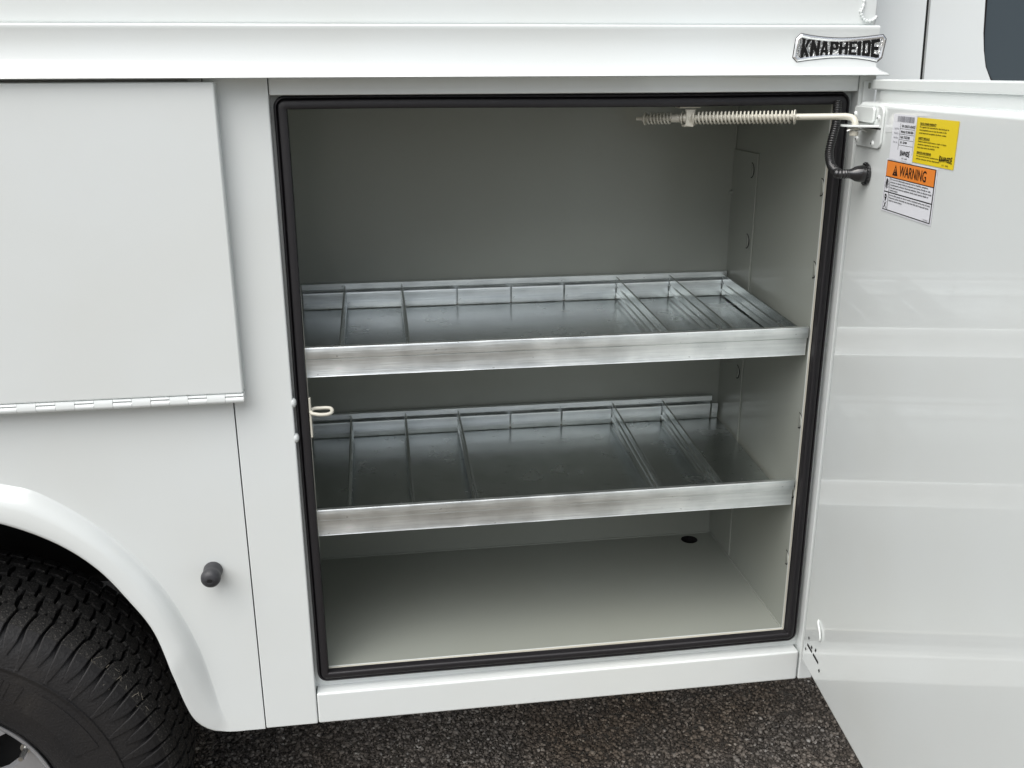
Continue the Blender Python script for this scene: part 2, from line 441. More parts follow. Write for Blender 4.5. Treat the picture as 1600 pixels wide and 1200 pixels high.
# stay bracket on the door
def rplate(s0, s1, z0, z1, rs_, rz_, o0, o1):
    lp_ = []
    for cs, cz, a0 in ((s1 - rs_, z1 - rz_, 0), (s0 + rs_, z1 - rz_, 90), (s0 + rs_, z0 + rz_, 180), (s1 - rs_, z0 + rz_, 270)):
        for i in range(7):
            a = radians(a0 + 15 * i); lp_.append((cs + rs_ * cos(a), cz + rz_ * sin(a)))
    n = len(lp_); m_ = MB()
    m_.add([dp(a, b, o0) for a, b in lp_] + [dp(a, b, o1) for a, b in lp_], [tuple(range(n)), tuple(range(n, 2 * n))[::-1]] + [(i, (i + 1) % n, n + (i + 1) % n, n + i) for i in range(n)])
    return m_
br = P_('stay_bracket', rplate(.004, .094, .9085, .9625, .012, .009, -.0032, -.0002), WHITE, parent=door, bevel=.0009, fix=True)
P_('stay_bracket_boss', rplate(.006, .072, .9405, .9610, .006, .0045, -.0072, -.0034), WHITE, parent=door, bevel=.0015, fix=True)
for s_, z_ in ((.012, .950), (.082, .9475), (.016, .9170), (.070, .9145)):
    b0 = dp(s_, z_, -.0028 if s_ > .075 or z_ < .93 else -.0072)
    P_('bolt_head', MB().dome(b0, -NN, .0042, .0026, 16, 4), WHITE, parent=door, smooth=70)
    P_('bolt_socket', MB().disc(Vector(b0) - NN * .0024, -NN, .0014, .0005, 6), KNOB, parent=door)
# tab plate the rod drops through
def dplate(m_, outline, z0, z1):
    n = len(outline); lo = [dp(s_, z0, o_) for s_, o_ in outline]; hi = [dp(s_, z1, o_) for s_, o_ in outline]
    m_.add(lo + hi, [tuple(range(n)), tuple(range(n, 2 * n))[::-1]] + [(i, (i + 1) % n, n + (i + 1) % n, n + i) for i in range(n)])
outl = [(.028, -.003), (.086, -.003), (.080, -.018)] + [(.056 + .017 * cos(radians(a)), -.030 - .012 * sin(radians(a))) for a in range(0, 181, 20)] + [(.034, -.018)]
m_ = MB(); dplate(m_, outl, .9355, .9383)
P_('stay_tab', m_, WHITE, parent=door, bevel=.0006, fix=True)
dline_ = MB(); dbox(dline_, .040, .092, .9330, .9352, -.0035, -.0027)
P_('tab_slot', dline_, VOID, parent=door)

# stickers on the door
WHT = mat('sticker_white', (.74, .75, .79), .3); YEL = mat('sticker_yellow', (.78, .60, .02), .35)
ORG = mat('sticker_orange', (.80, .24, .035), .35); INK = mat('sticker_ink', (.010, .010, .010), .6, spec=.15); GRY = mat('sticker_grey_print', (.2, .2, .23), .5)
CLR = mat('clear_film', (.75, .775, .775), .12, 0, .6, .03)
def quad(m_, s0, s1, z0, z1, off, mi): m_.add([dp(s0, z0, off), dp(s1, z0, off), dp(s1, z1, off), dp(s0, z1, off)], [(0, 1, 2, 3)], mi)
def txt(m_, t, s0, s1, z0, z1, off, mi, bold=0, warp=None):
    v, f = text2d(t, bold)
    out = []
    for x, y in v:
        if warp: y0_, y1_ = warp(x); yy = z0 + (z1 - z0) * (y0_ + (y1_ - y0_) * y)
        else: yy = z0 + (z1 - z0) * y
        out.append(dp(s0 + (s1 - s0) * x, yy, off))
    m_.add(out, f, mi)
bow = lambda x: (.16 * (1 - (2 * x - 1) ** 2), 1 - .16 * (1 - (2 * x - 1) ** 2))
# white serial label
m_ = MB(); A, B_ = -.0006, -.0009
quad(m_, .122, .189, .897, .9545, A, 0)
rb = random.Random(2); s_ = .135
while s_ < .183:
    w_ = rb.choice([.0004, .0004, .0008, .0012]); quad(m_, s_, s_ + w_, .9455, .9525, B_, 2); s_ += w_ + rb.choice([.0004, .0007, .0010])
for i, t in enumerate(('S/N: 203271-0543Z', 'Model: K2 M6108A', 'Ref: 7332780', 'JO: 22408')):
    z = .9385 - i * .0066
    quad(m_, .1455, .186, z - .0010, z - .0006, B_, 1)
    txt(m_, t, .149, .149 + .0022 * len(t), z + .0008, z + .0040, B_, 1, .022)
quad(m_, .1450, .1456, .9120, .9440, B_, 1)
quad(m_, .1865, .1870, .9080, .9440, B_, 2)
for i, t in enumerate(('Serial No.', 'Model No.', 'Part No.', 'Order No.')): txt(m_, t, .129, .142, .9360 - i * .0055, .9385 - i * .0055, B_, 2)
txt(m_, 'KNAPHEIDE', .153, .180, .9045, .9125, B_, 1, .03, bow)
txt(m_, 'EST. 1848', .159, .174, .9015, .9033, B_, 1); txt(m_, 'Quincy, IL', .160, .173, .8985, .9002, B_, 2)
P_('serial_label', m_, [WHT, INK, GRY], parent=door)
# yellow label
m_ = MB(); quad(m_, .1895, .294, .9005, .9530, A, 0)
zz = .9475
for head, rows_ in (('TRUCK OWNER WARRANTY', ('To register the warranty for this body go to', 'www.knapheide.com or scan the code on the', 'serial label and complete the form online')),
                    ('SAFETY RECALLS', ('Defects which could cause a crash or injury', 'should be reported at once to the', 'body maker and to the NHTSA')),
                    ('SERVICE AND REPAIR', ('For parts and service contact your dealer or', 'call the customer service department'))):
    txt(m_, head, .199, .199 + .0021 * len(head), zz - .0024, zz, B_, 1, .03); quad(m_, .199, .199 + .0021 * len(head), zz - .0032, zz - .0028, B_, 1)
    zz -= .0042
    for r_ in rows_:
        txt(m_, r_, .199, .199 + .00168 * len(r_), zz - .0022, zz, B_, 1, .022); zz -= .0034
    zz -= .0022
txt(m_, 'KNAPHEIDE', .2580, .2890, .9060, .9140, B_, 1, .03, bow); txt(m_, 'EST. 1848', .266, .281, .9025, .9043, B_, 1)
P_('warranty_label', m_, [YEL, INK], parent=door)
# orange and white warning label
m_ = MB(); quad(m_, .1155, .2580, .8330, .8990, A, 0)
quad(m_, .1185, .2555, .8350, .8975, B_, 2); quad(m_, .1200, .2540, .8775, .8965, -.0012, 1)
quad(m_, .1345, .2540, .8587, .8763, -.0012, 0); quad(m_, .1345, .2540, .8362, .8572, -.0012, 0)
quad(m_, .1200, .1330, .8587, .8763, -.0012, 0); quad(m_, .1200, .1330, .8362, .8572, -.0012, 0)
C_ = -.0015
txt(m_, 'WARNING', .159, .233, .8805, .8935, C_, 2, .012)
m_.add([dp(.1395, .8800, C_), dp(.1545, .8800, C_), dp(.1470, .8935, C_)], [(0, 1, 2)], 2)
quad(m_, .1462, .1478, .8845, .8895, -.0018, 1); quad(m_, .1462, .1478, .8818, .8832, -.0018, 1)
t1 = ('Do not store flammable materials such as gasoline, acetylene,', 'propane or cleaning fluids in enclosed cargo area of body or side', 'compartments of body. Electrical switches, lights or electric tools', 'may spark and cause an explosion which could result in death or', 'severe injury.')
t2 = ('Do not allow people to ride or work in enclosed cargo area of body.', 'Poisonous carbon monoxide gas may enter this cargo area and cause', 'death or severe injury.')
for tt, z in ((t1, .8757), (t2, .8562)):
    for i, r_ in enumerate(tt): txt(m_, r_, .1370, .1370 + .00172 * len(r_), z - i * .0034 - .0027, z - i * .0034, C_, 2, .02)
txt(m_, '12034567', .238, .251, .8372, .8386, C_, 2)
# explosion and poison pictograms
for k in range(9):
    a = radians(20 + k * 17); m_.add([dp(.1265 + .0015 * cos(a + 1.57), .8600 + .001, C_), dp(.1265 + .006 * cos(a) - .0005, .8600 + .0150 * sin(a), C_), dp(.1265 + .006 * cos(a) + .0007, .8600 + .0148 * sin(a), C_)], [(0, 1, 2)], 2)
hd = [dp(.1265 + .0036 * cos(2 * pi * i / 14), .8520 + .0034 * sin(2 * pi * i / 14), C_) for i in range(14)]; m_.add(hd, [tuple(range(14))], 2)
quad(m_, .1247, .1283, .8465, .8492, C_, 2)
for e in (-1, 1):
    quad(m_, .1265 + e * .0014 - .0007, .1265 + e * .0014 + .0007, .8515, .8527, -.0018, 0)
    m_.add([dp(.1265 - e * .0046, .8375, C_), dp(.1265 - e * .0034, .8368, C_), dp(.1265 + e * .0046, .8452, C_), dp(.1265 + e * .0034, .8459, C_)], [(0, 1, 2, 3)], 2)
P_('warning_label', m_, [WHT, ORG, INK], parent=door)
# transparent film corner beside the serial label
m_ = MB(); m_.add([dp(.098, .944, -.0003), dp(.122, .956, -.0003), dp(.175, .9605, -.0003), dp(.215, .957, -.0003), (dp(.215, .9545, -.0003)), dp(.122, .9535, -.0003), dp(.122, .932, -.0003), dp(.100, .930, -.0003)], [(0, 1, 5, 6, 7), (1, 2, 3, 4, 5)])
P_('clear_film', m_, CLR, parent=door)

# ---------- door stay: rod, two springs, guide
stay = empty('door_stay', (.62, .03, .945), truck)
pR = Vector((.7894, -.0900, .9484)); pL = Vector((.5405, .0630, .9415))
ax = (pR - pL).normalized()
def onx(x): return pL + (pR - pL) * ((x - pL.x) / (pR.x - pL.x))
pin = Vector((.7945, -.1010, .938))
bend = smoothpath([onx(.60), onx(.70), onx(.775), onx(.7870), Vector((.7935, -.0960, .9462)), Vector((.7950, -.1005, .9405)), Vector((.7948, -.1012, .9330)), Vector((.7948, -.1012, .9240))], 8)
P_('rod', MB().tube(bend, .0043, 16), STAY, parent=stay, smooth=70)
P_('rod', MB().tube([onx(.5405), onx(.548), onx(.5481), onx(.6001)], [.0026, .0026, .0043, .0043], 14), STAY, parent=stay, smooth=50)
def helix(a, b_, turns, r, wr, seg=18):
    a, b_ = Vector(a), Vector(b_); t = (b_ - a).normalized(); u = t.cross(Vector((0, 0, 1))).normalized(); v = t.cross(u)
    n = int(turns * seg)
    return MB().tube([a + (b_ - a) * (i / n) + u * (r * cos(2 * pi * i / seg)) + v * (r * sin(2 * pi * i / seg)) for i in range(n + 1)], wr, 7)
P_('spring', helix(onx(.6150), onx(.7285), 25, .0077, .00135), STAY, parent=stay, smooth=80)
P_('spring', helix(onx(.5560), onx(.5850), 7, .0072, .0013), STAY, parent=stay, smooth=80)
for x, r in ((.5510, .0092), (.5545, .0060), (.5905, .0062), (.6125, .0100), (.6085, .0092), (.7300, .0098), (.5975, .0088)):
    P_('washer', MB().tube([onx(x), onx(x) + ax * .0016], r, 20), STAY, parent=stay)
P_('collar', MB().tube([onx(.585), onx(.5955)], .0058, 16), STAY, parent=stay, smooth=40)
P_('cotter_pin', MB().tube(smoothpath([onx(.7325) + Vector((0, -.007, 0)), onx(.7325), onx(.7325) + Vector((0, .007, .001))]), .001, 6), STEEL, parent=stay)
gd = onx(.6035)
m_ = MB()
m_.box(gd.x - .0145, gd.x + .0165, gd.y - .010, gd.y + .012, .9572, .9592)
K = 10
web = [(-.0055, .0125), (-.0040, .0090), (-.0035, .0), (-.0045, -.0100), (.0070, -.0120), (.0080, -.0085), (.0068, 0), (.0082, .0090), (.0105, .0125)]
lo = [(gd.x + x, gd.y - .0095, gd.z + z) for x, z in web]; hi = [(gd.x + x, gd.y - .0065, gd.z + z) for x, z in web]; n = len(web)
m_.add(lo + hi, [tuple(range(n)), tuple(range(n, 2 * n))[::-1]] + [(i, (i + 1) % n, n + (i + 1) % n, n + i) for i in range(n)])
m_.box(gd.x - .0045, gd.x + .0072, gd.y - .0065, gd.y + .009, gd.z - .0118, gd.z - .0092)
m_.tube([gd - ax * .004, gd + ax * .004], .0066, 14)
P_('guide_bracket', m_, STAY, parent=stay, bevel=.0007, fix=True)
P_('washer', MB().tube([(pin.x, pin.y, .9322), (pin.x, pin.y, .9340)], .0075, 18), STAY, parent=stay)
P_('clip_pin', MB().tube(smoothpath([(pin.x - .012, pin.y - .004, .9305), (pin.x - .006, pin.y - .006, .9325), (pin.x, pin.y - .005, .9300), (pin.x + .007, pin.y - .006, .9322), (pin.x + .015, pin.y - .006, .9295)]), .0009, 6), STEEL, parent=stay)
P_('rod_sleeve', MB().tube([(pin.x - .0003, pin.y, .9245), (pin.x - .0003, pin.y, .9300)], .0058, 16), STAY, parent=stay)

# ---------- wiring conduit and boot
harness = empty('wiring_conduit', (.82, -.05, .87), truck)
cp = smoothpath([(.8190, .004, .9640), (.8160, -.003, .9510), (.8125, -.010, .9330), (.8050, -.018, .9130), (.8000, -.024, .8955), (.7975, -.036, .8820), (.7965, -.050, .8755), (.7950, -.066, .8725), tuple(Vector(dp(.056, .8735, -.040))), tuple(Vector(dp(.056, .8735, -.027)))], 26)
# resample evenly
cum = [0]
for a, b_ in zip(cp, cp[1:]): cum.append(cum[-1] + (b_ - a).length)
Ltot = cum[-1]; nr = int(Ltot / .0007)
res = []; j = 0
for i in range(nr + 1):
    d_ = Ltot * i / nr
    while j < len(cum) - 2 and cum[j + 1] < d_: j += 1
    t = (d_ - cum[j]) / max(cum[j + 1] - cum[j], 1e-9); res.append(cp[j].lerp(cp[j + 1], t))
rad = [.0053 + .0009 * (1 if (i % 5) < 3 else -1) for i in range(len(res))]
P_('corrugated_tube', MB().tube(res, rad, 14), PLAST, parent=harness, smooth=80)
bb = Vector(dp(.056, .8735, 0)); axb = NN.copy()
def bp(t): return bb - axb * t
P_('rubber_boot', MB().tube([bp(.030), bp(.024), bp(.020), bp(.0165), bp(.012), bp(.008), bp(.005)], [.0058, .0062, .0078, .0098, .0110, .0116, .0118], 24), PLAST, parent=harness, smooth=60)
m_ = MB().tube([bp(.0052), bp(.0045), bp(.0015), bp(.0002)], [.0128, .0140, .0142, .0136], 28)
for k in range(18):
    a = 2 * pi * k / 18; u = axb.cross(Vector((0, 0, 1))).normalized(); v = axb.cross(u)
    m_.disc(bp(.0030) + (u * cos(a) + v * sin(a)) * .0142, u * cos(a) + v * sin(a), .0014, .0014, 6)
P_('boot_collar', m_, PLAST, parent=harness, smooth=40)

# ---------- striker loop on the left edge of the opening
lp = [(.0500, .009, .5350), (.0515, .0055, .5335), (.0545, .0038, .5328), (.0640, .0010, .5318), (.0745, .0012, .5320), (.0795, .0035, .5330), (.0810, .0080, .5346), (.0795, .0125, .5364), (.0745, .0148, .5372), (.0640, .0150, .5373), (.0560, .0148, .5372), (.0505, .0116, .5362)]
st = empty('striker', (.05, .01, .53), truck)
P_('loop', MB().tube(smoothpath(lp), .0027, 12), STAY, parent=st, smooth=80)
P_('mounting_plate', MB().box(.0478, .0512, .0065, .014, .494, .556), STAY, parent=st, bevel=.0015)
for z in (.5508, .4961): P_('rivet', MB().dome((.0262, .0055, z), (1, -.25, 0), .0075, .0048, 16, 5), WHITE, smooth=80)

# ---------- left side: bottom hinged door with piano hinge
P_('side_door', MB().box(-1.6, -.0385, -.0215, -.0035, .5775, .9962), WHITE, bevel=.0028, seg=3)
P_('recess_panel', MB().box(-1.6, -.0750, .012, .016, .5700, 1.004), WHITE)
P_('post_flange', MB().box(-.0742, -.0571, .0, .006, .5700, 1.004), WHITE, bevel=.001)
hinge = empty('piano_hinge', (-.4, -.02, .565), truck)
P_('hinge_leaf', MB().box(-1.6, -.0385, -.0145, -.0036, .5640, .5765), WHITE, parent=hinge)
HP = .0252; x = -.0385; i = 0
ka = kb = None
while x > -.62:
    wide = (i % 2 == 1)
    tpl = ka if wide else kb
    if tpl is None:
        m_ = MB(); w_ = HP - .0004
        arc = [(-.0200 - .0050 * cos(radians(a)), .5685 + .0050 * sin(radians(a))) for a in np.linspace(-90, 84, 12)]
        if wide: m_.prism_x(arc[:8] + [(-.0247, .5715), (-.0236, .5745), (-.0228, .5770), (-.0150, .5770), (-.0150, .5635)], -w_, 0)
        else: m_.prism_x(arc + [(-.0160, .5733), (-.0150, .5700), (-.0150, .5635)], -w_, 0).prism_x([(-.0238, .5746), (-.0228, .5770), (-.0160, .5770), (-.0160, .5746)], -w_, 0)
        tpl = build('hinge_knuckle', m_, WHITE, hinge, smooth=45, loc=(0, 0, 0)); base = tpl.location.copy()
        if wide: ka = tpl; kab = base
        else: kb = tpl; kbb = base
        tpl.location = base + Vector((x, 0, 0))
    else:
        c = clone(tpl, hinge); c.location = (kab if wide else kbb) + Vector((x, 0, 0))
    x -= HP; i += 1
P_('hinge_pin', MB().tube([(-1.6, -.0200, .5685), (-.0395, -.0200, .5685)], .0030, 12), STEEL, parent=hinge, smooth=60)

# ---------- lower left panel with flared wheel arch
AC = (-.544, .074)
inner = [(-.39, .3991), (-.322, .3636), (-.2709, .318), (-.2331, .2616), (-.2031, .2042), (-.1841, .1233), (-.175, .0759), (-.1660, .0420), (-.1560, .0240), (-.1410, .0098), (-.1230, .0024), (-.1050, .0004), (-.0900, .0)]
outer = [(-.389, .4526), (-.3399, .4353), (-.2684, .3793), (-.2136, .312), (-.175, .2435), (-.1457, .162), (-.1310, .0907), (-.124, .0500), (-.1185, .0300), (-.1120, .0140), (-.1030, .0050), (-.0900, .0003)]
def curve2(pts, n):
    p3 = smoothpath([(a, 0, b_) for a, b_ in pts], 12); out = []
    cum = [0]
    for a, b_ in zip(p3, p3[1:]): cum.append(cum[-1] + (b_ - a).length)
    j = 0
    for i in range(n):
        d_ = cum[-1] * i / (n - 1)
        while j < len(cum) - 2 and cum[j + 1] < d_: j += 1
        t = (d_ - cum[j]) / max(cum[j + 1] - cum[j], 1e-9); v = p3[j].lerp(p3[j + 1], t); out.append((v.x, v.z))
    return out
inner = [(-.544, .4260), (-.46, .4180)] + inner; outer = [(-.544, .4830), (-.46, .4740)] + outer
ic, oc = curve2(inner, 60), curve2(outer, 60)
# mirror to the far side of the arch
mir = lambda c: [(2 * AC[0] - x, z) for x, z in c][::-1][:-1]
ic, oc = mir(ic) + ic, mir(oc) + oc
n = len(ic)
zend = [min(1, max(0, (min(i, n - 1 - i) - 3) / 13)) for i in range(n)]       # flare fades out at its feet
rows = []
for t, y in ((0, 0), (.035, -.0012), (.09, -.0055), (.17, -.0110), (.27, -.0160), (.38, -.0195), (.50, -.0212), (.70, -.0222), (.88, -.0226), (.96, -.0218), (1.0, -.0195), (1.01, -.0150), (1.01, .02)):
    rows.append([(oc[i][0] + (ic[i][0] - oc[i][0]) * t, y * zend[i] ** .8 if y < 0 else y, oc[i][1] + (ic[i][1] - oc[i][1]) * t) for i in range(n)])
m_ = MB().grid(rows)
P_('arch_flare', m_, WHITE, smooth=60)
# the flat panel round the flare
bm = bmesh.new()
R0 = .0
right_foot = [(-.113, .0120)]
outline = list(oc) + [(-.0575, .0), (-.0575, .5600), (-1.55, .5600), (-1.55, .0)]
vs = [bm.verts.new((x, 0, z)) for x, z in outline]; f = bm.faces.new(vs); f.normal_update()
bmesh.ops.triangulate(bm, faces=[f])
me = bpy.data.meshes.new('lower_panel'); bm.to_mesh(me); bm.free(); me.materials.append(WHITE)
mb2 = MB(); mb2.add([v.co[:] for v in me.vertices], [tuple(p.vertices) for p in me.polygons]); bpy.data.meshes.remove(me)
mb2.grid([[(-.0575, 0, 0), (-.0575, 0, .56)], [(-.0575, .02, 0), (-.0575, .02, .56)]])
P_('lower_panel', mb2, WHITE, fix=False)
# rubber bumper
kn = Vector((-.1105, 0, .2928))
zs = [0, .002, .004, .013, .017, .0205, .025, .030, .0335, .0355, .0362, .0350, .0335, .033]
rs = [.0136, .0142, .0142, .0134, .0131, .0140, .0146, .0136, .0108, .0068, .0046, .0040, .0038, .0002]
m_ = MB().tube([kn + Vector((0, -z - i * 1e-6, 0)) for i, z in enumerate(zs)], rs, 28)
P_('rubber_bumper', m_, KNOB, smooth=60)
P_('bumper_socket', MB().disc(kn + Vector((0, -.0345, 0)), (0, -1, 0), .0039, .0016, 16), VOID)

# ---------- name badge on the rail
CHR = mat('crinkled_chrome_foil', (.62, .63, .62), .22, 1)
n_ = noise(CHR, 330, 3); bump(CHR, n_.outputs['Fac'], .004, .8)
CHB = mat('polished_foil_border', (.85, .86, .86), .16, .8)
badge = empty('name_badge', (.8075, -.014, 1.037), truck)
def bz(zx, zy): return (.7475 + (zx - 200) * .0001004, 1.0558 - (zy - 100) * .0000849)
ol = [(200, 100), (350, 130), (500, 150), (650, 163), (800, 168), (950, 163), (1100, 150), (1250, 133), (1395, 113), (1450, 185), (1432, 330), (1415, 482), (1345, 552), (1200, 520), (1050, 498), (925, 486), (800, 483), (650, 486), (500, 500), (330, 520), (165, 547), (98, 475), (110, 330), (125, 182)]
P0 = [bz(*p) for p in ol]; cxm, czm = sum(p[0] for p in P0) / 24, sum(p[1] for p in P0) / 24
def inset(P, d):
    out = []; n = len(P)
    for i in range(n):
        a, b_, c = P[i - 1], P[i], P[(i + 1) % n]
        def nrm(p, q): dx, dz = q[0] - p[0], q[1] - p[1]; l = hypot(dx, dz); return (dz / l, -dx / l)
        n1, n2 = nrm(a, b_), nrm(b_, c); mx, mz = n1[0] + n2[0], n1[1] + n2[1]; l = hypot(mx, mz); mx /= l; mz /= l
        k = d / max(.5, mx * n1[0] + mz * n1[1]); out.append((b_[0] - mx * k, b_[1] - mz * k))
    return out
if True:
    sgn = 1
    area = sum(P0[i - 1][0] * P0[i][1] - P0[i][0] * P0[i - 1][1] for i in range(24))
    if area > 0: sgn = 1
    else: sgn = -1
YB = -.0146
P1 = inset(P0, .00085 * sgn); P2 = inset(P0, .0030 * sgn); P3 = inset(P0, .0052 * sgn)
pl = lambda P, y: [(x, y, z) for x, z in P]
m_ = MB().grid([pl(P0, YB + .0012), pl(P0, YB - .0001)], closed_u=True, mi=0)
m_.grid([pl(P0, YB - .0001), pl(P1, YB - .0002)], closed_u=True, mi=0)
m_.grid([pl(P1, YB - .0002), pl(P2, YB - .0016)], closed_u=True, mi=1).grid([pl(P2, YB - .0016), pl(P3, YB - .0006)], closed_u=True, mi=1)
cen = (cxm, YB - .0006, czm)
m_.add(pl(P3, YB - .0006) + [cen], [(i, (i + 1) % 24, 24) for i in range(24)], 2)
P_('badge_plate', m_, [INK, CHB, CHR], parent=badge, smooth=25, fix=True)
# letters: narrow bold capitals, taller at both ends
def letters():
    G = {'K': [[(0, 0), (.34, 0), (.34, 1), (0, 1)], [(.34, .42), (.62, 1), (1, 1), (.56, .50)], [(.34, .42), (.56, .50), (1, 0), (.64, 0), (.34, .42)][:4]],
         'N': [[(0, 0), (.30, 0), (.30, 1), (0, 1)], [(.70, 0), (1, 0), (1, 1), (.70, 1)], [(.30, 1), (.30, .52), (.70, 0), (.70, .48)]],
         'A': [[(0, 0), (.30, 0), (.56, 1), (.30, 1)], [(.70, 0), (1, 0), (.70, 1), (.5, 1), (.5, .78)], [(.36, .20), (.64, .20), (.60, .38), (.41, .38)]],
         'P': [[(0, 0), (.33, 0), (.33, 1), (0, 1)], [(.33, 1), (.33, .82), (.62, .82), (.86, 1)], [(.62, .82), (.66, .58), (1, .50), (1, .90), (.86, 1)], [(.33, .56), (.33, .38), (.86, .38), (1, .50), (.66, .58)]],
         'H': [[(0, 0), (.32, 0), (.32, 1), (0, 1)], [(.68, 0), (1, 0), (1, 1), (.68, 1)], [(.32, .41), (.68, .41), (.68, .60), (.32, .60)]],
         'E': [[(0, 0), (.36, 0), (.36, 1), (0, 1)], [(.36, 0), (1, 0), (1, .18), (.36, .18)], [(.36, .41), (.88, .41), (.88, .59), (.36, .59)], [(.36, .82), (1, .82), (1, 1), (.36, 1)]],
         'I': [[(0, 0), (1, 0), (1, 1), (0, 1)]],
         'D': [[(0, 0), (.33, 0), (.33, 1), (0, 1)], [(.33, 1), (.33, .82), (.60, .82), (.85, 1)], [(.60, .82), (.67, .74), (1, .88), (.85, 1)], [(.67, .74), (.67, .26), (1, .12), (1, .88)], [(.67, .26), (.60, .18), (.85, 0), (1, .12)], [(.60, .18), (.33, .18), (.33, 0), (.85, 0)]]}
    return G
G = letters()
spans = [(218, 335), (350, 478), (490, 610), (630, 752), (765, 890), (905, 1018), (1032, 1082), (1104, 1220), (1232, 1352)]
m_ = MB()
for ch, (a, b_) in zip('KNAPHEIDE', spans):
    for poly in G[ch]:
        pts = []
        for u, v in poly:
            zx = a + (b_ - a) * u; k = (zx - 785) / 567
            top = 232 - 50 * k * k; bot = 428 + 50 * k * k
            x, z = bz(zx - 12 * (v - .5) * k, bot + (top - bot) * v); pts.append((x, z))
        n = len(pts)
        m_.add([(x, YB - .0014, z) for x, z in pts] + [(x, YB - .0005, z) for x, z in pts], [tuple(range(n))] + [(i, n + i, n + (i + 1) % n, (i + 1) % n) for i in range(n)])
P_('badge_lettering', m_, INK, parent=badge)

# ---------- wheel
WC = (-.588, -.13)
wheel = empty('wheel', (WC[0], .15, WC[1]), truck)
def lathe(prof, seg, mi=0, m_=None):
    m_ = m_ or MB()
    m_.grid([[(WC[0] + r * cos(2 * pi * k / seg), y, WC[1] + r * sin(2 * pi * k / seg)) for k in range(seg)] for y, r in prof], mi, closed_u=True)
    return m_
half = [(.052, .187), (.042, .193), (.034, .205), (.0265, .230), (.0245, .258), (.0250, .278), (.0262, .2935), (.0262, .2975), (.0245, .2995), (.0245, .3020), (.0275, .3035), (.0300, .318), (.0355, .334), (.0450, .346), (.060, .355), (.090, .3605), (.15, .3625)]
prof = half + [(.30 - y, r) for y, r in half[::-1][1:]]
tyre = P_('tyre', lathe(prof, 180), TYRE, parent=wheel, smooth=50)
def Rt(y): return .3755 - 2.2 * abs(y - .15) ** 2.2
def wtread(pts_ay, dep=.0130):
    # polygon in (arc angle, y), curved top, tapered walls
    n = len(pts_ay); ca = sum(a for a, y in pts_ay) / n; cy = sum(y for a, y in pts_ay) / n
    top = []; bot = []
    for a, y in pts_ay:
        top.append((Rt(y) * cos(a), y - .15, Rt(y) * sin(a)))
        a2 = ca + (a - ca) * 1.10; y2 = cy + (y - cy) * 1.08; r = Rt(y) - dep
        bot.append((r * cos(a2), y2 - .15, r * sin(a2)))
    cen = (Rt(cy) * cos(ca) + .0004, cy - .15, Rt(cy) * sin(ca))
    pts_ay = pts_ay
    m_ = MB(); m_.add(top + bot + [cen], [(i, (i + 1) % n, 2 * n) for i in range(n)] + [(i, n + i, n + (i + 1) % n, (i + 1) % n) for i in range(n)])
    return m_
NB = 74; st_ = 2 * pi / NB
def q(*l): return [((a * st_), y) for a, y in l]
shapes = [
    (q((-.40, .092), (-.16, .089), (-.06, .094), (.08, .089), (.36, .091), (.40, .100), (.30, .105), (.42, .118), (.10, .116), (-.02, .121), (-.16, .117), (-.44, .120), (-.34, .106)), 0),
    (q((-.43, .129), (-.06, .126), (.02, .131), (.14, .126), (.38, .130), (.30, .142), (.42, .155), (.08, .153), (-.06, .158), (-.38, .154), (-.46, .141)), .45),
    (q((-.40, .165), (-.04, .163), (.12, .168), (.40, .163), (.34, .178), (.40, .191), (.06, .194), (-.12, .190), (-.44, .193), (-.36, .178)), .15),
    (q((-.42, .201), (.0, .204), (.38, .200), (.42, .214), (.36, .228), (.0, .225), (-.40, .229), (-.46, .214)), .6)]
def placed(tpl, ang, first):
    c = tpl if first else clone(tpl, wheel)
    c.rotation_euler = (0, -ang, 0); return c
for poly, ph in shapes:
    tpl = build('tread_block', wtread(poly), TREAD); tpl.parent = wheel; tpl.location = (0, 0, 0)
    for k in range(NB): placed(tpl, (k + ph) * st_, k == 0)
NB = 82; st_ = 2 * pi / NB
# shoulder lugs wrap from the crown down onto the sidewall, long and short alternating
def lug(long_, flip):
    m_ = MB()
    def patch(pr, wd, sh, deps, mi):
        rows = []
        for i, ((y, r), w_, s_, dep) in enumerate(zip(pr, wd, sh, deps)):
            t = min(1, max(0, (.087 - y) / .06)); dy, dr = .15 + .83 * t, -.98 + .75 * t
            row = []
            for (aa, dd) in ((-w_ * 1.07, 1), (-w_, .10), (-w_ + .05, 0), (w_ - .05, 0), (w_, .10), (w_ * 1.07, 1)):
                rr = r + dr * dep * dd; a = (aa + s_) * st_
                row.append((rr * cos(a), y + dy * dep * dd - .15, rr * sin(a)))
            rows.append(row)
        m_.grid(rows, mi)
        for rw, sg in ((rows[0], 1), (rows[-1], -1)):
            k_ = .966 if mi == 0 else .99
            m_.add([(p[0] * k_, p[1] + .001 * sg, p[2] * k_) for p in rw] + list(rw), [(i, i + 1, 7 + i, 6 + i) for i in range(5)], mi)
    kx = .12 if long_ else -.08
    patch([(.0868, .3715), (.0800, .3708), (.0700, .3692)], [.30, .41, .42], [-.16 + kx, -.10, .0], [.013] * 3, 0)
    patch([(.0684, .3688), (.0600, .3662), (.0520, .3625)], [.42, .42, .41], [.0, .05, .09], [.013] * 3, 0)
    if long_: patch([(.0512, .3615), (.0440, .3550), (.0375, .3450), (.0325, .3325), (.0288, .3190), (.0262, .3080)], [.40, .38, .34, .28, .20, .10], [.09, .07, .03, -.01, -.05, -.08], [.011, .010, .008, .005, .003, .001], 1)
    else: patch([(.0512, .3615), (.0440, .3550), (.0375, .3450), (.0325, .3325), (.0300, .3250)], [.41, .40, .36, .24, .12], [.09, .07, .03, 0, -.02], [.011, .010, .007, .003, .001], 1)
    return m_
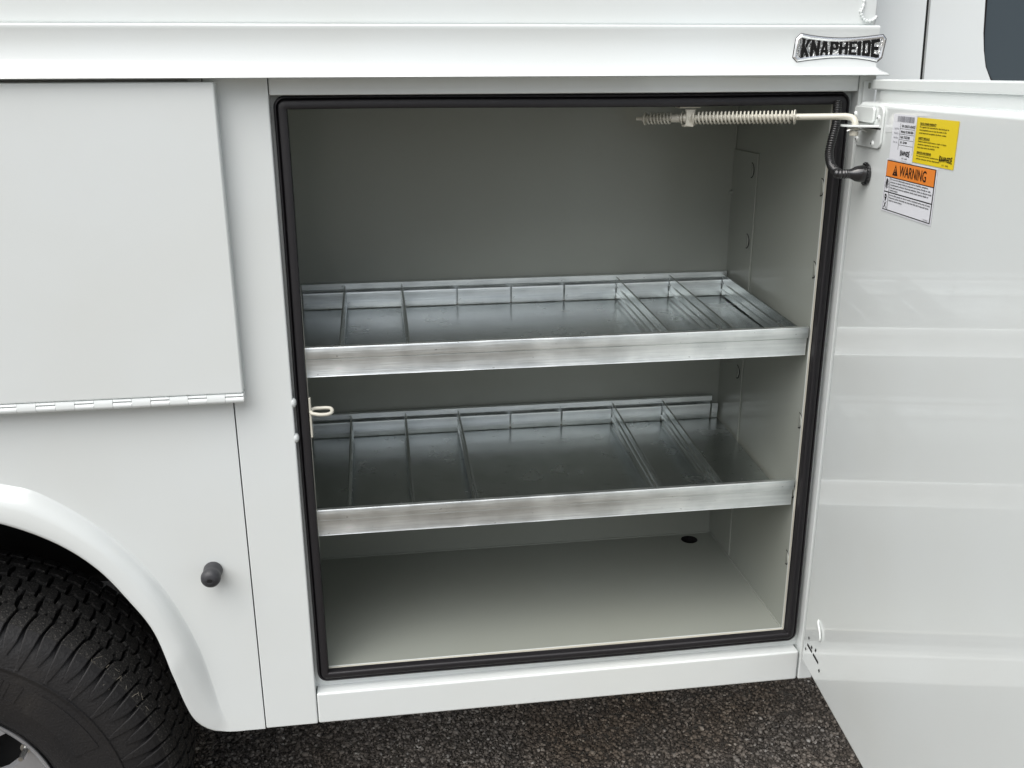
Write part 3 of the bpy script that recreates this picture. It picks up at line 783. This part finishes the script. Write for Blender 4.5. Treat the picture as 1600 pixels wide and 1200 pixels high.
for lg in (0, 1):
    tpl = build('tread_lug', lug(lg, 0), [TREAD, TYRE]); tpl.parent = wheel; tpl.location = (0, 0, 0)
    for k in range(NB // 2): placed(tpl, (2 * k + lg + .3) * st_, k == 0)
# inner shoulder row, joined
inn = MB()
m0 = wtread(q((-.40, .238), (.40, .237), (.42, .265), (-.42, .266)))
for k in range(NB):
    a = (k + .6) * st_; ca, sa = cos(a), sin(a)
    inn.add([(v[0] * ca - v[2] * sa, v[1], v[0] * sa + v[2] * ca) for v in m0.v], m0.f)
o = build('inner_shoulder_tread', inn, TREAD); o.parent = wheel; o['kind'] = 'stuff'
# raised sidewall marks
def arcband(r0, r1, a0, a1, y=.0252, th=.0012, m_=None, seg=24):
    m_ = m_ or MB(); A_ = [radians(a0 + (a1 - a0) * i / seg) for i in range(seg + 1)]
    def yy(r): return .0248 - .0004 if r < .27 else .0254
    rows = [[(WC[0] + r * cos(a), yy(r) - t_, WC[1] + r * sin(a)) for a in A_] for r, t_ in ((r0, -.002), (r0 + .001, th), (r1 - .001, th), (r1, -.002))]
    m_.grid(rows)
    return m_
m_ = arcband(.2425, .2855, 22, 50); P_('sidewall_band', m_, TYRE, parent=wheel, smooth=30)
def sw_letter(ch, a_c, wdeg, r0=.246, r1=.283):
    m_ = MB()
    for poly in G[ch]:
        pts = []
        for u, v in poly:
            a = radians(a_c - (u - .5) * wdeg); r = r0 + (r1 - r0) * v
            pts.append((WC[0] + r * cos(a), .0236, WC[1] + r * sin(a)))
        n = len(pts); m_.add(pts + [(x, y + .003, z) for x, y, z in pts], [tuple(range(n))] + [(i, n + i, n + (i + 1) % n, (i + 1) % n) for i in range(n)])
    return m_
for ch, a in (('A', 68), ('N', 61), ('D', 54)): pass
for a0, a1 in ((53.5, 58.5), (60.0, 65.5), (67.0, 73)):
    m_ = arcband(.2500, .2530, a0, a1); arcband(.2800, .2830, a0, a1, m_=m_)
    arcband(.2500, .2830, a0, a0 + .7, m_=m_, seg=3); arcband(.2500, .2830, a1 - .7, a1, m_=m_, seg=3)
    P_('sidewall_mark', m_, TYRE, parent=wheel, smooth=30)
# rim
m_ = lathe([(.056, .1835), (.046, .1850), (.0400, .1905), (.0380, .1900), (.0385, .1865), (.0440, .1800), (.055, .1765), (.075, .1735), (.12, .165), (.24, .165)], 120)
P_('rim', m_, RIM, parent=wheel, smooth=50)
NSP = 8
m_ = MB()
for k in range(NSP):
    a0 = 2 * pi * (k + .34) / NSP
    for lvl in range(1):
        hw = [(.060, .36), (.085, .24), (.115, .19), (.145, .22), (.1705, .33)]
        yy = [.070, .064, .062, .066, .074]
        rows = []
        for (r, wd), y in zip(hw, yy):
            rows.append([(WC[0] + r * cos(a0 + e * wd), y + (.012 if abs(e) > .9 else 0), WC[1] + r * sin(a0 + e * wd)) for e in (-1, -.85, 0, .85, 1)])
        m_.grid(rows)
P_('rim_spokes', m_, RIM, parent=wheel, smooth=60)
P_('hub', lathe([(.075, .001), (.045, .02), (.045, .05), (.055, .062), (.075, .068), (.1, .068)], 48), RIM, parent=wheel, smooth=50)
P_('rim_well', lathe([(.105, .0), (.105, .165)], 48), VOID, parent=wheel)
va = atan2(.0, 1)
VX, VZ = -.4505, -.0440
m_ = MB().disc((VX, .072, VZ), (0, -1, 0), .0095, .006, 16); m_.tube([(VX, .066, VZ), (VX, .050, VZ), (VX, .038, VZ)], [.0048, .0040, .0040], 12)
P_('valve_stem', m_, [STEEL], parent=wheel, smooth=50)
for k in range(8):
    a = 2 * pi * (k + .5) / 8; c = (WC[0] + .088 * cos(a), .066, WC[1] + .088 * sin(a))
    P_('lug_nut', MB().disc(c, (0, -1, 0), .0095, .02, 6), STEEL, parent=wheel)

# wheel well and underbody
m_ = MB(); K = 28
arcp = [(AC[0] + .445 * cos(radians(a)), AC[1] + .38 * sin(radians(a))) for a in np.linspace(-6, 186, K)]
m_.grid([[(x, .021, z) for x, z in arcp], [(x, .50, z) for x, z in arcp]]); m_.add([(x, .50, z) for x, z in arcp] + [(-.1, .5, -.1), (-.98, .5, -.1)], [tuple(range(K))[::1]])
P_('wheel_well_liner', m_, UNDER, smooth=40)
m_ = MB().box(-.098, .872, .40, 1.95, .02, .06).box(-3, -.99, .02, 1.95, .02, .06).box(-.99, -.098, .50, 1.95, .3, .34).box(-3, .872, .42, 1.93, .98, 1.00)
m_.box(-.098, .8465, .0355, .40, .018, .048)
P_('underbody_floor', m_, UNDER)
P_('frame_rail', MB().box(-3, .86, .72, .80, -.10, .02), UNDER); P_('frame_rail', MB().box(-3, .86, 1.3, 1.38, -.10, .02), UNDER)
P_('front_bulkhead', MB().box(.8665, .8722, .0355, 1.95, .0, 1.45), WHITE)
P_('lid_roof', MB().box(-3, .8655, .5, 1.95, 1.40, 1.46), WHITE)
P_('far_side_panel', MB().box(-3, .8665, 1.93, 1.95, .0, 1.45), WHITE)

# ---------- cab
cab = empty('cab', (1.6, 1.0, -.2), truck)
CYP = .06
def tumble(m_):
    m_.v = [(x + .05 * max(0, z - .945) * (1 if x < 1.3 else 0), y + max(0, z - .945) * .15 if y < .3 else y, z) for x, y, z in m_.v]; return m_
gx0, gx1 = .9625, .9672
def lean(x, z): return x + .0 * (z - 1)
P_('cab_rear_corner', tumble(MB().box(.892, .9752, CYP, CYP + .05, .15, .945).box(.892, .9752, CYP, CYP + .05, .945, 1.75)), WHITE, parent=cab)
# door skin with a window opening
W0 = 1.0655
wo = [(1.0655, 1.60), (1.0655, 1.12), (1.0680, 1.06), (1.0715, 1.035), (1.0770, 1.012), (1.0870, .993), (1.1020, .9800), (1.125, .970), (1.16, .965), (1.90, .965), (1.90, 1.60)]
wo = [(x + .003 if x < 1.5 else x, z) for x, z in wo]
bm = bmesh.new()
vo = [bm.verts.new(p) for p in ((.9817, CYP, .945), (1.05, CYP, .945), (2.1, CYP, .945), (2.1, CYP, 1.75), (.9817, CYP, 1.75))]
eo = [bm.edges.new((vo[i], vo[(i + 1) % 5])) for i in range(5)]
vi = [bm.verts.new((x, CYP, z)) for x, z in wo]; ei = [bm.edges.new((vi[i], vi[(i + 1) % len(vi)])) for i in range(len(vi))]
bmesh.ops.triangle_fill(bm, use_beauty=True, edges=eo + ei)
bmesh.ops.recalc_face_normals(bm, faces=bm.faces)
bm.verts.index_update()
m_ = MB(); m_.add([v.co[:] for v in bm.verts], [tuple(v.index for v in f.verts) for f in bm.faces]); bm.free()
m_.grid([[(x, CYP, z) for x, z in wo], [(x, CYP + .012, z) for x, z in wo]], closed_u=True)
m_.add([(.9817, CYP, .15), (2.1, CYP, .15), (2.1, CYP, .945), (.9817, CYP, .945)], [(0, 1, 2, 3)])
m_.grid([[(.9817, CYP, .15), (.9817, CYP, .945), (.9817, CYP, 1.75)], [(.9817, CYP + .03, .15), (.9817, CYP + .03, .945), (.9817, CYP + .03, 1.75)]])
P_('cab_door', tumble(m_), WHITE, parent=cab)
P_('door_gap_seal', tumble(MB().box(.9754, .9815, CYP + .005, CYP + .03, .15, .945).box(.9754, .9815, CYP + .005, CYP + .03, .945, 1.75)), VOID, parent=cab)
def inset2(d): 
    cx, cz = 1.48, 1.28
    return [(x + (d if x < 1.5 else -d) , z + (d if z < 1.3 else -d)) for x, z in wo]
wi = [(1.0770, 1.60), (1.0770, 1.12), (1.0785, 1.055), (1.0815, 1.030), (1.0870, 1.010), (1.0965, .9945), (1.1110, .984), (1.13, .976), (1.17, .972), (1.89, .972), (1.89, 1.60)]
m_ = MB().grid([[(x, CYP + .006, z) for x, z in wo], [(x, CYP + .0075, z) for x, z in wi]], closed_u=True)
P_('window_trim', tumble(m_), FRIT, parent=cab)
m_ = MB(); m_.add([(x, CYP + .0085, z) for x, z in wi], [tuple(range(len(wi)))]); m_.add([(x, CYP + .012, z) for x, z in wo], [tuple(range(len(wo)))])
P_('window_glass', tumble(m_), GLASS, parent=cab)
P_('cab_shell', MB().box(.892, .896, CYP + .05, 1.9, .05, 1.75).box(.892, 3.2, CYP + .05, 1.9, 1.75, 1.79).box(2.1, 3.2, CYP, 1.9, -.2, .9), WHITE, parent=cab)

# ------------------------------------------------------------------ galvanised shelf trays
def shelf(zfront, rise, nslots, divs, x_right, label, lipx):
    t = empty('shelf_tray', (.02, .026, zfront))
    tag(t, label, 'shelf', group='galvanised divider shelves in the open compartment')
    t.rotation_euler = (atan2(rise, .36), 0, 0)
    def L_(name, mb, m, **k):
        o = build(name, mb, m, None, **k); o.parent = t; return o
    # local x: 0 = .02 world ; y 0 = front face ; z 0 = bottom of the front
    ox = .02
    XR = x_right - ox
    fr = MB()
    pf = [(-.0008, .0), (.0, .0015), (.0002, .0265), (.0012, .0275), (.0012, .0283), (-.0034, .0290), (-.0040, .0440), (-.0030, .0462), (.0020, .0470), (.0042, .0462), (.0044, .0290), (.0016, .0280), (.0016, .0008), (.004, .0)]
    fr.prism_x(pf, .0265, min(.8165 - ox, XR + .003))
    L_('front_rail', fr, GALV, bevel=.0004)
    L_('shelf_sheet', MB().box(.0, XR, .002, .3560, .0010, .0024), GALVP)
    bk = MB().prism_x([(.3650, .002), (.3648, .0372), (.3570, .0392), (.3578, .0490), (.3605, .0500), (.3662, .0490), (.3662, .002)], 0, lipx - ox)
    L_('back_rail', bk, GALV, bevel=.0004)
    # back wall segments between the slots
    px = sorted(nslots)
    edges = [0] + [p - ox for p in px] + [XR]
    segs = {}
    for a, b_ in zip(edges, edges[1:]):
        w_ = round(b_ - a - .0034, 4)
        if w_ <= .004: continue
        if w_ not in segs:
            m_ = MB().prism_x([(.3540, .0036), (.3530, .0052), (.3520, .0315), (.3530, .0338), (.3550, .0346), (.3556, .0338), (.3548, .0315), (.3552, .0036)], 0, w_)
            o = L_('slot_panel', m_, GALV, bevel=.0003); segs[w_] = o
        else: o = clone(segs[w_], t)
        o.location = (a + .0017, 0, 0)
    # dividers with pressed ribs and a folded top
    dm = None
    for x in divs:
        if dm is None:
            hp = [(.0004, .0030), (.0004, .0105), (.0028, .0118), (.0028, .0130), (.0004, .0143), (.0004, .0240), (.0028, .0253), (.0028, .0265), (.0004, .0278), (.0004, .0398), (.0018, .0406), (.0018, .0428), (.0006, .0436)]
            prof = hp + [(-a, b_) for a, b_ in hp[::-1]]
            m_ = MB(); n = len(prof)
            vs = [(a, .0050, z) for a, z in prof] + [(a, .3510, z + .0030) for a, z in prof]
            m_.add(vs, [(i, (i + 1) % n, n + (i + 1) % n, n + i) for i in range(n)] + [tuple(range(n)), tuple(range(n, 2 * n))[::-1]])
            m_.box(-.0008, .0003, .3510, .3640, .0080, .0180).box(-.0008, .0003, .3510, .3590, .0300, .0465)
            dm = L_('divider', m_, GALVD, fix=True); o = dm
        else: o = clone(dm, t)
        o.location = (x - ox, 0, 0)
    return t
SL = [.0969, .1986, .2990, .3990, .4990, .5988, .7011, .8054]
shelf(.5818, .0145, SL, [.0969, .1986, .5988, .7011, .8054], .8150, 'upper galvanised steel shelf with five dividers, the last against the right wall of the compartment', .8150)
SL2 = [.0947, .1959, .2960, .3965, .4970, .5977, .6985, .7990]
shelf(.3240, .0235, SL2, [.0947, .1959, .2960, .5977, .6985], .8145, 'lower galvanised steel shelf with spotted metal and an open bay at its right end', .8010)

# ------------------------------------------------------------------ dry grass caught on the tyre
STR = mat('dry_grass', (.34, .31, .25), .8)
m_ = MB(); rg = random.Random(5)
for i in range(20):
    a = radians(rg.uniform(20, 44) if i < 26 else rg.uniform(36, 62)); r = rg.uniform(.345, .372) if i < 34 else rg.uniform(.31, .36)
    y = .030 + max(0, (r - .335)) ** 1.0 * .9 - .004 if r < .372 else .06
    y = (.026 if r < .325 else .026 + (r - .325) * .75)
    c = Vector((WC[0] + r * cos(a), y, WC[1] + r * sin(a))); d_ = Vector((rg.uniform(-1, 1), rg.uniform(-.35, .1), rg.uniform(-1, 1))).normalized(); l = rg.uniform(.004, .013)
    k = Vector((rg.uniform(-1, 1), 0, rg.uniform(-1, 1))) * .0006
    m_.tube([c - d_ * l * .5, c + k + Vector((0, -.001, 0)), c + d_ * l * .5], .00022, 4)
tag(build('grass_bits', m_, STR), 'dry grass bits stuck to the dusty tread of the rear tyre', 'grass', kind='stuff')
